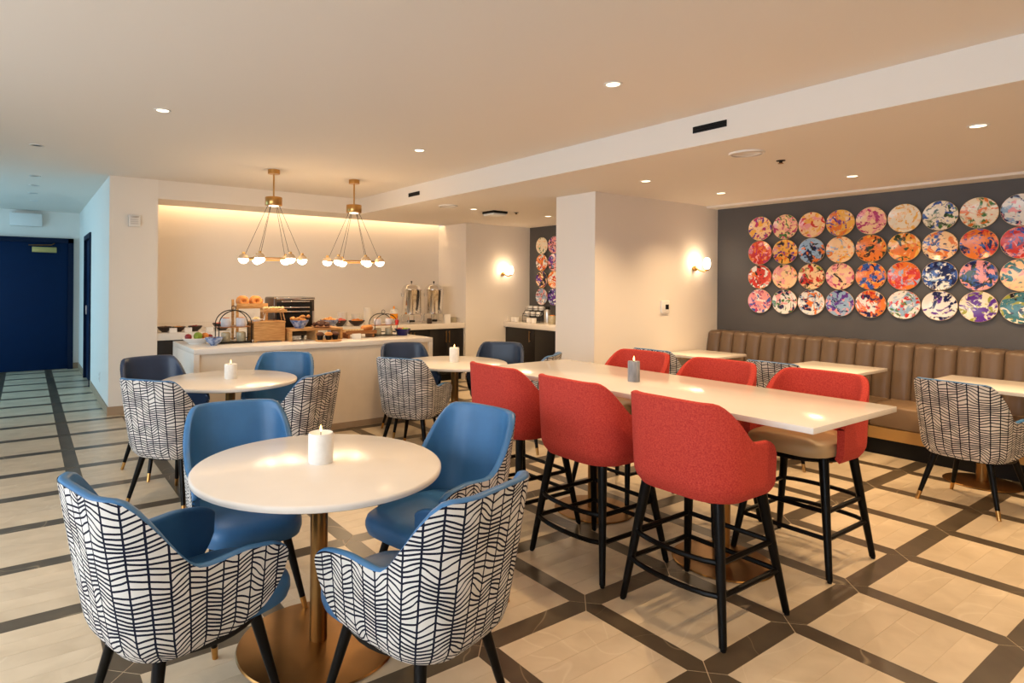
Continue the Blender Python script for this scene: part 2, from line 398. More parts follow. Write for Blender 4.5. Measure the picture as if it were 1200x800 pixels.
MB().box(-.225, .225, -.10, -.012, 0, .215, .01).build('housing', M_plastic, sg)
MB().box(-.15, .15, -.10, -.002, .215, .235).build('mount', M_satin, sg)

# ------------------------------------------------------------------ armchairs and stools
def shell(hw, depth, r, yf, h_fn, b_fn, S_end, kb, lean, thick, ns=56, nv=14, zref=None, z0in=None):
    """wraparound back: returns (outer fabric MB, inner lining MB). Faces +Y."""
    s1 = hw-r; s2 = s1 + r*PI/2
    def plan(s):
        a = abs(s); sg = 1 if s >= 0 else -1
        if a < s1: return Vector((a*sg, -depth)), Vector((0, -1))
        if a < s2:
            t = (a-s1)/r; return Vector(((s1+r*math.sin(t))*sg, -depth+r-r*math.cos(t))), Vector((math.sin(t)*sg, -math.cos(t)))
        return Vector((hw*sg, -depth+r+(a-s2))), Vector((sg, 0))
    ztop, zbot = zref
    def pos(s, z, off):
        p, n = plan(s)
        k = kb+(1-kb)*min(1, max(0, (z-zbot)/(ztop-zbot)))**.7
        dz = z - zbot
        if dz < .07: k *= 1-.10*((.07-dz)/.07)**2
        bow = .018*math.cos(min(1, abs(s)/s2)*PI/2)
        q = p + n*(off+bow)
        q = Vector((q.x*k, q.y*k))
        w = max(0, min(1, -p.y/depth))
        return Vector((q.x, q.y - lean*(z-zbot)*w, z))
    P, U, Q = [], [], []
    for i in range(ns+1):
        x = -1+2*i/ns
        s = S_end*math.copysign(1-(1-abs(x))**1.25, x) if x else 0
        hb, ht = b_fn(abs(s)), h_fn(abs(s))
        ht = max(ht, hb+.006)
        row, ur, inn = [], [], []
        th = min(thick, (ht-hb)*.6)
        for j in range(nv+1):
            z = hb+(ht-.005-hb)*j/nv
            row.append(pos(s, z, 0)); ur.append((s, z))
        for j in range(7):                                   # rounded rim
            a = PI*j/6
            inn.append(pos(s, ht-.008+.010*math.sin(a), -th*.5+th*.5*math.cos(a)-.0015))
        zi = max(hb, z0in)
        for j in range(1, nv+1):
            z = (ht-.008)+(min(zi, ht-.009)-(ht-.008))*j/nv
            inn.append(pos(s, z, -th))
        P.append(row); U.append(ur); Q.append(inn)
    o = MB().grid(P, U); inn = MB().grid(Q)
    # close the front ends of the lining against the fabric
    for e in (0, -1):
        row, iq = P[e], Q[e]
        inn.grid([row, [iq[min(len(iq)-1, 6+nv-j)] for j in range(nv+1)]])
    bmesh.ops.recalc_face_normals(o.bm, faces=o.bm.faces)
    bmesh.ops.recalc_face_normals(inn.bm, faces=inn.bm.faces)
    return o, inn
def sstep(a, b, x): t = max(0, min(1, (x-a)/(b-a))); return t*t*(3-2*t)
def cushion(w, d, y0, z0, z1, r, dome=.02, nx=14, ny=14, flat=.0):
    """upholstered seat pad, rounded in plan and in section"""
    mb = MB(); n = 40
    def ring(scale, z):
        out = []
        for i in range(n):
            a = 2*PI*i/n; c, s_ = math.cos(a), math.sin(a); e = 2/3.6
            out.append((w/2*scale*math.copysign(abs(c)**e, c), y0+d/2+d/2*scale*math.copysign(abs(s_)**e, s_), z))
        return out
    h = z1-z0
    prof = [(.86, z0), (.97, z0+h*.08), (1, z0+h*.35), (1, z0+h*.6), (.975, z0+h*.82), (.92, z0+h*.95), (.80, z1+dome*.35), (.55, z1+dome*.8), (.28, z1+dome)]
    b = mb.bm; rings = [[b.verts.new(p) for p in ring(k, z)] for k, z in prof]
    for A, B in zip(rings, rings[1:]):
        for i in range(n): b.faces.new((A[i], A[(i+1) % n], B[(i+1) % n], B[i]))
    b.faces.new(rings[-1]); b.faces.new(rings[0][::-1])
    return mb
def make_chair(lining, name='armchair'):
    t = thing(name, 'x', 'chair')
    TOP = .882; ZM = .575
    def h(s):
        f = TOP - .004*(s/.2)**2 - (TOP-.645)*sstep(.20, .425, s) + .022*sstep(.43, .60, s)
        if s > .665: f = ZM + (f-ZM)*math.sqrt(max(0, 1-((s-.665)/.082)**2))
        return f
    def b(s):
        if s < .47: return .35
        return ZM - (ZM-.35)*math.sqrt(max(0, 1-((s-.47)/.278)**2))
    o, i = shell(.275, .288, .175, .22, h, b, .747, .86, .10, .034, zref=(TOP, .35), z0in=.42, ns=64)
    o.build('back_upholstery', M_fabric, t, ang=60); i.build('back_lining', lining, t, ang=60)
    cushion(.455, .575, -.23, .365, .455, .1).build('seat', lining, t, ang=50)
    MB().lathe([(.19, .335), (.215, .337), (.22, .347), (.22, .366), (.2, .37)], 32, (0, .02, 0), None, 1, 1.12).build('seat_base', M_black, t)
    for sx in (-1, 1):
        for sy in (-1, 1):
            a = Vector((sx*.155, sy*.165+.01, .345)); f = Vector((sx*.235, sy*.235+.01, 0))
            m = f + (a-f)*(.06/.345)
            lg = MB().tube([a, m], [.0215, .0135], 10).build('leg', M_blackwood, t)
            MB().tube([m, f], [.0138, .0115], 10).build('brass_tip', M_brass, lg)
    return t
chair_blue = make_chair(M_leather)
FIRST = {'used': False}
def put_chair(x, y, face, label, group, dark=False):
    if not FIRST['used']: o = chair_blue; FIRST['used'] = True
    else: o = copy_tree(chair_blue)
    o.location = (x, y, 0); o.rotation_euler = (0, 0, R_(face-90)); tag(o, label, 'chair', group)
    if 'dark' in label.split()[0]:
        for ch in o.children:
            if ch.name.split('.')[0] in ('back_lining', 'seat'): ch.material_slots[0].link = 'OBJECT'; ch.material_slots[0].material = M_leather_shaded
    return o
CH = [
 (.458, 2.245, 15, 'patterned armchair with blue leather lining nearest the camera, left of front round table', 'armchairs at the front round table'),
 (1.122, 1.788, 105, 'patterned armchair nearest the camera, its back turned, right of front round table', 'armchairs at the front round table'),
 (.87, 2.955, -97, 'blue leather armchair facing the camera behind the left of front round table', 'armchairs at the front round table'),
 (1.628, 2.41, 191, 'bright blue leather armchair at front round table beside the red stools', 'armchairs at the front round table'),
 (.88, 4.53, 38, 'patterned armchair seen from behind at left round table, near the hall corner', 'armchairs at the left round table'),
 (.93, 5.36, -75, 'dark shaded leather armchair facing us at left round table, closest to the hall corner', 'armchairs at the left round table'),
 (1.80, 5.14, -122, 'blue leather armchair between left round table and the buffet island', 'armchairs at the left round table'),
 (1.56, 4.28, 122, 'patterned armchair with its back to us right of left round table', 'armchairs at the left round table'),
 (2.87, 4.66, 31, 'patterned armchair seen from behind at far round table in front of the buffet', 'armchairs at the far round table'),
 (3.24, 5.36, -105, 'dark shaded leather armchair at far round table against the buffet island end', 'armchairs at the far round table'),
 (4.06, 4.98, 218, 'dark shaded blue armchair at far round table before the coffee counter', 'armchairs at the far round table'),
 (3.82, 4.31, 122, 'patterned armchair mostly hidden behind the far end of the high table', 'armchairs at the far round table'),
 (5.45, 1.43, -8, 'patterned armchair at the nearest banquette table, right edge of the picture', 'armchairs at the banquette'),
 (5.45, 2.68, 0, 'patterned armchair at the middle banquette table, half hidden by a red stool', 'armchairs at the banquette'),
 (5.42, 3.85, 0, 'patterned armchair at the farthest banquette table beside the partition wall', 'armchairs at the banquette'),
]
for a in CH: put_chair(*a)

def make_stool():
    t = thing('counter_stool', 'x', 'stool')
    TOP, BOT = 1.01, .578
    def h(s):
        f = TOP - .006*(s/.2)**2*.3 - (TOP-.835)*sstep(.205, .45, s)
        if s > .54: f = .765 + (f-.765)*math.sqrt(max(0, 1-((s-.54)/.055)**2))
        return f
    def b(s): return BOT
    o, i = shell(.275, .26, .16, .22, h, b, .60, .965, .05, .036, zref=(TOP, BOT), z0in=.60)
    o.build('back_upholstery', M_red, t, ang=60); i.build('back_lining', M_red, t, ang=60)
    cushion(.45, .50, -.22, .605, .685, .1).build('seat', M_taupe, t, ang=50)
    MB().lathe([(.19, .570), (.215, .572), (.22, .582), (.2, .605)], 32).build('seat_base', M_black, t)
    T = {}
    for sx in (-1, 1):
        for sy in (-1, 1):
            a = Vector((sx*.18, sy*.165-.01, .60)); f = Vector((sx*.257, sy*.257, 0)); T[sx, sy] = (a, f)
            lg = MB().tube([a, f+(a-f)*.02], [.025, .0155], 12).build('leg', M_blackwood, t)
            MB().lathe([(.010, 0), (.012, .004), (.012, .012)], 10, f).build('foot_glide', M_black, lg)
    at = lambda k, z: T[k][1] + (T[k][0]-T[k][1])*(z/.60)
    for z in (.205, .335):
        for (k1, k2, bow) in (((-1, -1), (1, -1), -.05), ((-1, 1), (1, 1), 0), ((-1, -1), (-1, 1), 0), ((1, -1), (1, 1), 0)):
            p, q = at(k1, z), at(k2, z); pts = []
            for i in range(9):
                u = i/8; w = p.lerp(q, u); w.y += bow*math.sin(PI*u)**.6 if 0 < u < 1 else 0; pts.append(w)
            MB().tube(pts, .0125, 8).build('stretcher', M_blackwood, t)
    return t
stool = make_stool()
ST = [(2.63, 1.68, 0, 'red fabric counter stool nearest the camera at the high table'),
      (2.63, 2.32, 0, 'red fabric counter stool, middle of the near row, back to the camera'),
      (2.63, 2.96, 0, 'red fabric counter stool in the near row closest to the far round table'),
      (3.63, 1.71, 180, 'red counter stool facing us with tan seat, at the banquette side near end'),
      (3.63, 2.34, 180, 'red counter stool, middle of the far row behind the high table'),
      (3.63, 2.98, 180, 'red counter stool in the far row behind the grey candle')]
for k, (x, y, f, lb) in enumerate(ST):
    o = stool if k == 0 else copy_tree(stool)
    o.location = (x, y, 0); o.rotation_euler = (0, 0, R_(f-90)); tag(o, lb, 'stool', 'red stools at the high table')

# ------------------------------------------------------------------ tables
def round_table(x, y, label):
    t = thing('round_table', label, 'table', (x, y, 0), 0, 'round dining tables')
    MB().lathe([(0, .722), (.50, .722), (.508, .726), (.51, .734), (.51, .742), (.506, .748), (.50, .75), (0, .75)], 72).build('table_top', M_quartz, t)
    MB().lathe([(.036, .016), (.036, .70), (.12, .705), (.12, .721)], 28).build('pedestal', M_brass_d, t)
    MB().lathe([(0, .0), (.325, .0), (.33, .004), (.325, .010), (.05, .017), (0, .017)], 56).build('base', M_brass_d, t)
round_table(1.02, 2.412, 'round white table in the foreground on a brass pedestal with a white candle')
round_table(1.333, 4.93, 'round white table at left between the hall corner and the buffet island')
round_table(3.46, 4.875, 'round white table at the far side before the black cabinets')
bt = thing('high_table', 'long white high table with red stools along both sides', 'table', (3.135, 2.362, 0))
MB().box(-.427, .427, -1.13, 1.13, .887, .915, .003).build('table_top', M_quartz, bt)
for dy in (-.46, .46):
    pd = MB().lathe([(.04, .016), (.04, .86), (.16, .868), (.16, .886)], 28, (0.02, dy, 0)).build('pedestal', M_brass_d, bt)
    MB().lathe([(0, 0), (.255, 0), (.26, .004), (.255, .010), (.05, .017), (0, .017)], 56, (0.02, dy, 0)).build('base', M_brass_d, bt)
for y0, y1, lb in ((3.74, 4.34, 'rectangular white banquette table against the partition wall'), (2.38, 3.04, 'rectangular white banquette table in the middle of the bench'), (1.20, 1.90, 'rectangular white banquette table nearest the camera at right')):
    t = thing('banquette_table', lb, 'table', (6.33, (y0+y1)/2, 0), 0, 'tables along the banquette'); h = (y1-y0)/2
    MB().box(-.39, .33, -h, h, .722, .75, .003).build('table_top', M_quartz, t)
    MB().lathe([(.036, .016), (.036, .70), (.12, .705), (.12, .721)], 24, (-.22, 0, 0)).build('pedestal', M_brass_d, t)
    MB().lathe([(0, 0), (.235, 0), (.24, .004), (.235, .010), (.05, .017), (0, .017)], 48, (-.22, 0, 0)).build('base', M_brass_d, t)
def candle(x, y, z, r, h, m, label):
    t = thing('pillar_candle', label, 'candle', (x, y, z), random.random()*6, 'pillar candles')
    MB().lathe([(0, 0), (r*.97, 0), (r, .006), (r, h-.008), (r*.95, h), (r*.8, h-.004), (r*.35, h-.010), (0, h-.011)], 32).build('wax', m, t)
    MB().tube([(0, 0, h-.012), (0, 0, h+.004)], .0015, 6).build('wick', M_black, t)
    MB().lathe([(0, h+.001), (.0045, h+.007), (.0052, h+.013), (.003, h+.024), (0, h+.034)], 10).build('flame', M_flame, t)
candle(1.03, 2.425, .75, .052, .125, M_wax_w, 'white pillar candle on the front round table')
candle(1.337, 4.94, .75, .048, .115, M_wax_w, 'white pillar candle on the left round table')
candle(3.455, 4.88, .75, .048, .14, M_wax_w, 'white pillar candle on the far round table')
candle(3.09, 2.45, .915, .036, .125, M_wax_g, 'grey textured pillar candle on the long high table')

# ------------------------------------------------------------------ banquette
def bench(y0, y1, label):
    t = thing('banquette', label, 'bench', (6.35, (y0+y1)/2, 0), 0, 'upholstered banquettes'); h = (y1-y0)/2
    MB().box(.03, .74, -h, h, 0, .144).build('toe_kick', M_black, t, smooth=False)
    MB().box(.0, .74, -h, h, .145, .25).build('gold_plinth', M_goldpanel, t, smooth=False)
    MB().box(-.005, .55, -h+.002, h-.002, .252, .45, .025, 4).build('seat', M_bench_seat, t)
    n = max(1, round((y1-y0)/.163)); w = (y1-y0)/n
    for k in range(n):                                        # padded vertical channels
        a = -h+k*w; P = []; m = 8
        for i in range(m+1):
            u = i/m; yy = a+.002+(w-.004)*u; bul = .03*math.sin(PI*u)**.55; row = []
            for z, xo in ((.44, .47), (.52, .475), (.65, .50), (.78, .525), (.88, .545), (.93, .555)): row.append((xo-bul, yy, z))
            for j in range(1, 6):
                q = PI/2*j/5; row.append((.555-bul+(.06)*(1-math.cos(q)), yy, .93+(.035+bul*.4)*math.sin(q)))
            row.append((.745, yy, .965+bul*.4)); row.append((.745, yy, .44)); row.append((.47-bul, yy, .44)); P.append(row)
        mb = MB().grid(P)
        for e in (0, -1): mb.bm.faces.new([mb.bm.verts.new(p) for p in P[e][:-1]])
        bmesh.ops.remove_doubles(mb.bm, verts=mb.bm.verts, dist=.0004)
        bmesh.ops.recalc_face_normals(mb.bm, faces=mb.bm.faces)
        mb.build('channel_pad', M_bench, t, ang=50)
bench(2.42, 4.365, 'bronze channel-tufted banquette under the left half of the plate wall')
bench(-.5, 2.418, 'bronze channel-tufted banquette under the right half of the plate wall')

# ------------------------------------------------------------------ painted plates on the charcoal wall
def plate_mat(k, cols):
    m = bpy.data.materials.new('painted_plate_%d' % k); m.use_nodes = True
    nt = m.node_tree; n = nt.nodes; L = nt.links; p = n['Principled BSDF']; p.inputs['Roughness'].default_value = .22
    tc = n.new('ShaderNodeTexCoord'); mp = n.new('ShaderNodeMapping'); L.new(tc.outputs['Object'], mp.inputs[0])
    rr = random.Random(k*17+3)
    mp.inputs['Location'].default_value = (rr.random()*9, rr.random()*9, rr.random()*9); mp.inputs['Rotation'].default_value = (rr.random()*6, 0, 0)
    cur = None
    for i, c in enumerate(cols):
        if i == 0:
            rgb = n.new('ShaderNodeRGB'); rgb.outputs[0].default_value = lin(c); cur = rgb.outputs[0]; continue
        nz = n.new('ShaderNodeTexNoise'); nz.noise_dimensions = '4D'; nz.inputs['W'].default_value = rr.random()*50
        nz.inputs['Scale'].default_value = (5, 7, 9, 12, 14)[min(4, i)]; nz.inputs['Detail'].default_value = 4; nz.inputs['Distortion'].default_value = 2.0
        L.new(mp.outputs[0], nz.inputs['Vector'])
        mr = n.new('ShaderNodeMapRange'); a = .50+.02*i; mr.inputs['From Min'].default_value = a; mr.inputs['From Max'].default_value = a+.05; L.new(nz.outputs['Fac'], mr.inputs['Value'])
        mx = n.new('ShaderNodeMix'); mx.data_type = 'RGBA'; L.new(mr.outputs[0], mx.inputs['Factor']); L.new(cur, mx.inputs['A']); mx.inputs['B'].default_value = lin(c); cur = mx.outputs['Result']
    L.new(cur, p.inputs['Base Color']); return m
PE, CR, GO, OR, RD, MG, PK, NV, BL, LB, DG, GR, PU, BK, WH, OL, TE, BR = (246,206,160), (246,232,208), (240,180,80), (232,124,50), (206,52,44), (184,54,110), (240,160,160), (26,34,84), (50,90,170), (150,180,210), (44,66,42), (70,120,60), (96,50,150), (30,24,34), (238,234,228), (160,164,70), (60,120,130), (140,70,50)
PL = [[(PE,GO,MG,PU,'peach with purple splashes'),(PE,PK,MG,GR,'peach with magenta and green'),(PE,PK,GO,RD,'soft peach and coral'),(GO,OR,PE,PU,'golden with purple edge'),(PE,MG,PK,MG,'peach with magenta blossoms'),(CR,PE,CR,GO,'pale cream'),(CR,GR,BL,DG,'cream with green leaves and blue'),(CR,GR,OR,PE,'cream with green and orange'),(WH,LB,NV,PK,'white with blue and pink')],
      [(RD,OR,MG,PK,'deep red'),(GO,OR,PU,BK,'golden orange with dark purple'),(LB,NV,OR,BK,'navy and orange'),(PE,GO,LB,OR,'peach and gold with pale blue'),(OR,DG,GO,BK,'orange with dark green'),(OR,GO,PE,DG,'orange and yellow'),(PE,OR,BL,NV,'orange with blue and pink'),(OR,RD,NV,BL,'rust and navy swirl'),(RD,PK,NV,BL,'scarlet and navy')],
      [(RD,OR,WH,BK,'red orange with white'),(PE,OR,PK,DG,'pink and orange over dark green'),(PE,RD,OL,BK,'peach with dark speckles'),(PE,PK,BK,MG,'peach with dark mauve'),(OR,BL,GO,NV,'orange petals under blue'),(RD,OR,LB,PK,'coral red with grey blue'),(NV,LB,BL,WH,'navy and white swirl'),(PK,NV,DG,BL,'rose pink and navy'),(PE,OR,PK,TE,'orange and blush')],
      [(PK,WH,BL,MG,'pink with a blue patch'),(WH,NV,GR,PK,'white and navy with green'),(WH,NV,OR,LB,'white with navy and orange'),(LB,PU,NV,PK,'lilac and navy mosaic'),(OR,WH,NV,RD,'orange and navy'),(WH,LB,GR,RD,'white with green stems'),(WH,PU,NV,CR,'white with violet flowers'),(CR,PU,OL,WH,'cream with violet and olive'),(TE,OL,BK,CR,'teal and olive')]]
ME_PLATE = {}
def plate(k, y, z, cols, label):
    t = thing('wall_plate', label, 'plate', (XR, y, z), 0, 'painted plates on the charcoal wall')
    mb = MB().lathe([(0, .012), (.085, .012), (.095, .014), (.134, .027), (.1375, .031), (.136, .034), (.132, .033), (.095, .021), (.085, .019), (0, .019)], 40, (0, 0, 0), Matrix.Rotation(-PI/2, 4, 'Y'))
    mb.build('plate_face', plate_mat(k, cols), t, ang=50)
    MB().torus((-.030, 0, 0), .1365, .0028, 40, 6, Matrix.Rotation(PI/2, 4, 'Y')).build('rim', M_plate_rim, t)
    MB().lathe([(.05, .0), (.05, .014)], 16, (0, 0, 0), Matrix.Rotation(-PI/2, 4, 'Y')).build('hanger', M_black, t)
M_plate_rim = mat('plate_rim', lin((232, 196, 140)), .3, var=.05)
RW, CO = ('top row', 'second row', 'third row', 'bottom row'), ('first', 'second', 'third', 'fourth', 'fifth', 'sixth', 'seventh', 'eighth', 'ninth')
k = 0
for r in range(4):
    for c_ in range(9):
        e = PL[r][c_]; k += 1
        plate(k, 3.82-.2846*c_, 2.186-.282*r, e[:4], 'plate painted %s, %s, %s from left above banquette' % (e[4], RW[r], CO[c_]))
ALC = [[(CR,PE,CR,GR), (PK,WH,PU,BK)], [(OR,RD,WH,DG), (PK,PU,LB,BK)], [(BK,OR,PU,PE), (OR,RD,PE,WH)], [(LB,WH,PK,BR), (PU,NV,WH,LB)]]
AN = [['cream', 'pink and black'], ['orange', 'mauve'], ['dark with orange', 'orange and peach'], ['pale blue', 'violet']]
for r in range(4):
    for c_ in range(2):
        k += 1; plate(k, 7.49-.2846*c_, 2.165-.282*r, ALC[r][c_], '%s plate in the coffee alcove, %s, %s column' % (AN[r][c_], RW[r], ('left', 'right')[c_]))

# ------------------------------------------------------------------ ceiling fittings
def downlight(x, y, z, label, on=True, power=SPOT_W, r=.043, spread=150):
    t = thing('downlight', label, 'ceiling light', (x, y, z), 0, 'recessed downlights')
    MB().lathe([(r, 0), (r+.012, 0), (r+.012, -.004), (r, -.005), (r-.006, -.001)], 28).build('trim_ring', M_plastic, t)
    MB().lathe([(0, -.001), (r-.004, -.001), (r-.004, -.003), (0, -.003)], 24).build('lens', M_lens if on else M_satin, t)
    if on:
        l = bpy.data.lights.new('downlight_lamp', 'SPOT'); l.energy = power; l.color = WARM; l.spot_size = R_(spread); l.spot_blend = .9; l.shadow_soft_size = .03
        o = bpy.data.objects.new('lamp', l); C.objects.link(o); o.parent = t; o.location = (0, 0, -.012)
for x, y, lb in ((.78, 4.65, 'lit recessed downlight in the high ceiling above the left round table'), (2.88, 2.45, 'lit recessed downlight in the high ceiling above the high table'), (2.90, 4.66, 'lit recessed downlight in the high ceiling nearest the brass pendants'),
                 (.78, 2.45, 'lit recessed downlight in the high ceiling over the front round table'), (.78, .25, 'lit recessed downlight in the high ceiling overhead the camera'), (2.88, .25, 'lit recessed downlight in the high ceiling right of the camera'), (-1.3, 2.45, 'lit recessed downlight in the high ceiling left of the front round table'), (-1.3, 4.65, 'lit recessed downlight in the high ceiling over the open floor at left')):
    downlight(x, y, ZC, lb, power=SPOT_W*(.15 if x < 0 else .42 if x < 1 else 1.1), spread=150 if y < 4 else 125)
for x, y, lb in ((4.77, 3.66, 'lit downlight in the dropped ceiling before the partition wall'), (4.73, 1.23, 'lit downlight in the dropped ceiling at the right of the picture'), (5.99, 2.42, 'lit downlight in the dropped ceiling over the banquette tables'), (6.0, 3.66, 'lit downlight in the dropped ceiling near the corner sconce'),
                 (4.78, 6.34, 'lit downlight in the dropped ceiling beyond the partition'), (5.99, 1.2, 'lit downlight in the dropped ceiling over the nearest banquette table'), (4.75, -.6, 'lit downlight in the dropped ceiling behind the camera'), (6.1, 6.34, 'lit downlight in the dropped ceiling of the coffee alcove')):
    downlight(x, y, ZL, lb, power=SPOT_W*1.2, spread=120 if 3.5 < y < 4 else 150)
for x, y, lb in ((.07, 6.5, 'unlit grey downlight in the ceiling before the hall'), (.078, 8.39, 'unlit downlight, first in the hall ceiling'), (.078, 9.2, 'unlit downlight, second in the hall ceiling'), (.07, 10.02, 'unlit downlight, third in the hall ceiling'), (.09, 10.95, 'unlit downlight nearest the navy door')):
    downlight(x, y, ZC, lb, on=False)
sp = thing('ceiling_speaker', 'round white speaker grille in the dropped ceiling beside the beam', 'speaker', (4.35, 2.454, ZL))
MB().lathe([(0, -.004), (.10, -.006), (.108, -.012), (.118, -.012), (.122, 0), (0, 0)], 36).build('grille', M_plastic, sp)
MB().torus((0, 0, -.010), .104, .004, 36, 6).build('ring', M_satin, sp)
sp2 = copy_tree(sp); sp2.location = (4.32, 6.26, ZL); tag(sp2, 'round white speaker grille in the dropped ceiling before the niche', 'speaker')
for x, y, lb in ((4.823, 2.448, 'small dark sprinkler in the dropped ceiling over the high table'), (5.457, 6.284, 'small dark sprinkler in the dropped ceiling of the alcove')):
    t = thing('sprinkler', lb, 'sprinkler', (x, y, ZL)); MB().lathe([(0, 0), (.032, 0), (.032, -.004), (.012, -.006), (.012, -.02), (0, -.02)], 16).build('body', M_black, t); MB().lathe([(0, -.022), (.02, -.022), (.02, -.025), (0, -.025)], 12).build('deflector', M_brass_d, t)
bf = thing('square_ceiling_fixture', 'square ceiling fixture with black band hanging in the alcove', 'ceiling fixture', (5.17, 6.386, ZL))
MB().box(-.12, .12, -.12, .12, -.03, 0).build('black_band', M_black, bf, smooth=False)
MB().box(-.11, .11, -.11, .11, -.055, -.03, .004).build('diffuser', M_plastic, bf)
for y0, y1, z0, z1, lb in ((2.32, 2.57, 2.577, 2.622, 'black slot vent in the white beam above the high table'), (6.20, 6.45, 2.572, 2.618, 'small black slot vent in the white beam near the pendants')):
    t = thing('slot_vent', lb, 'vent', (XB, (y0+y1)/2, z0)); h = (y1-y0)/2
    MB().box(-.006, 0, -h, h, 0, z1-z0).build('vent_frame', M_black, t, smooth=False)
    for i in range(3): MB().box(-.010, -.006, -h+.006, h-.006, .006+.013*i, .010+.013*i).build('louvre', M_black, t, smooth=False)

# ------------------------------------------------------------------ wall fittings
t = thing('fire_alarm_speaker', 'white square fire alarm speaker on the wall left of the niche', 'alarm', (1.02, YB, 2.14))
MB().box(-.062, .062, -.04, 0, 0, .135, .008).build('housing', M_plastic, t)
for i in range(3): MB().box(-.04, .04, -.043, -.04, .03+.022*i, .04+.022*i).build('slot', M_satin, t, smooth=False)
MB().box(-.045, .045, -.046, -.04, .1, .122, .003).build('strobe', M_satin, t)
t = thing('thermostat', 'white wall thermostat with dark screen on the partition', 'thermostat', (6.04, YP, 1.195))
MB().box(-.075, .075, -.022, 0, 0, .145, .008).build('housing', M_plastic, t); MB().box(-.005, .05, -.025, -.022, .045, .1).build('screen', M_black, t, smooth=False)
t = thing('power_outlet', 'white power outlet low on the hall wall', 'outlet', (XHALL, 8.76, .26))
MB().box(-.008, 0, -.04, .04, 0, .12, .003).build('cover', M_plastic, t)
for z in (.035, .085): MB().box(-.010, -.008, -.016, .016, z-.014, z+.014).build('socket', M_white, t, smooth=False)
def sconce(x, y, z, label):
    t = thing('wall_sconce', label, 'wall lamp', (x, y, z), 0, 'brass wall sconces')
    MB().sphere((0, -.02, 0), .034).build('back_ball', M_brass, t)
    MB().tube([(0, -.045, -.005), (.015, -.08, -.03), (.04, -.115, -.04), (.062, -.13, -.025)], .008).build('arm', M_brass, t)
    MB().lathe([(0, -.03), (.022, -.028), (.024, -.012), (.02, -.010), (0, -.01)], 20, (.07, -.13, 0)).build('cup', M_brass, t)
    MB().lathe([(0, -.008), (.025, 0), (.036, .03), (.040, .06), (.036, .095), (.024, .12), (0, .13)], 20, (.07, -.13, 0)).build('glass_shade', M_globe, t)
    l = bpy.data.lights.new('sconce_lamp', 'POINT'); l.energy = 1.6; l.color = WARM; l.shadow_soft_size = .04
    o = bpy.data.objects.new('lamp', l); C.objects.link(o); o.parent = t; o.location = (0.0, -.10, .08)
sconce(6.60, YP, 1.72, 'brass wall sconce with glowing glass on the partition by the corner')
sconce(6.50, YB, 1.69, 'brass wall sconce with glowing glass on the alcove wall')

# ------------------------------------------------------------------ pendants
def pendant(x, y, label, ph):
    t = thing('brass_pendant', label, 'pendant lamp', (x, y, ZC), ph, 'brass cluster pendants')
    MB().lathe([(0, 0), (.062, 0), (.062, -.045), (0, -.045)], 28).build('canopy', M_brass, t)
    MB().tube([(0, 0, -.045), (0, 0, -.30)], .009, 10).build('stem', M_brass, t)
    MB().lathe([(0, -.29), (.085, -.29), (.088, -.294), (.088, -.376), (.085, -.38), (.0, -.38)], 32).build('drum', M_brass, t)
    MB().lathe([(0, -.38), (.05, -.38), (.05, -.384), (0, -.384)], 24).build('drum_lens', M_lens, t)
    MB().torus((0, 0, -.945), .30, .007, 56, 8).build('ring', M_brass, t)
    for k in range(6):
        a = 2*PI*k/6; c, s_ = math.cos(a), math.sin(a)
        MB().tube([(c*.06, s_*.06, -.38), (c*.30, s_*.30, -.94)], .0022, 6).build('cable', M_black, t)
        g = MB().sphere((c*.30, s_*.30, -.945), .052, 20, 8, a0=-PI/2, a1=0).build('globe', M_globe, t)
        MB().lathe([(.052*math.cos(q), .052*math.sin(q)) if q < PI/2-.01 else (0, .052) for q in [PI/2*i/7 for i in range(8)]], 20, (c*.30, s_*.30, -.944)).build('glass_cap', M_capglass, g)
        MB().lathe([(0, .0), (.016, 0), (.016, .022), (0, .026)], 12, (c*.30, s_*.30, -.944+.046)).build('socket', M_brass, g)
    l = bpy.data.lights.new('pendant_lamp', 'POINT'); l.energy = 8; l.color = WARM; l.shadow_soft_size = .25
    o = bpy.data.objects.new('lamp', l); C.objects.link(o); o.parent = t; o.location = (0, 0, -1.06)
M_capglass = mat('tinted_glass_cap', lin((226, 196, 160)), .12, var=.03)
pendant(2.16, 6.385, 'brass pendant lamp with six globes, the left one above the buffet', -.253)
pendant(3.125, 6.445, 'brass pendant lamp with six globes, the right one nearer the beam', -.515)

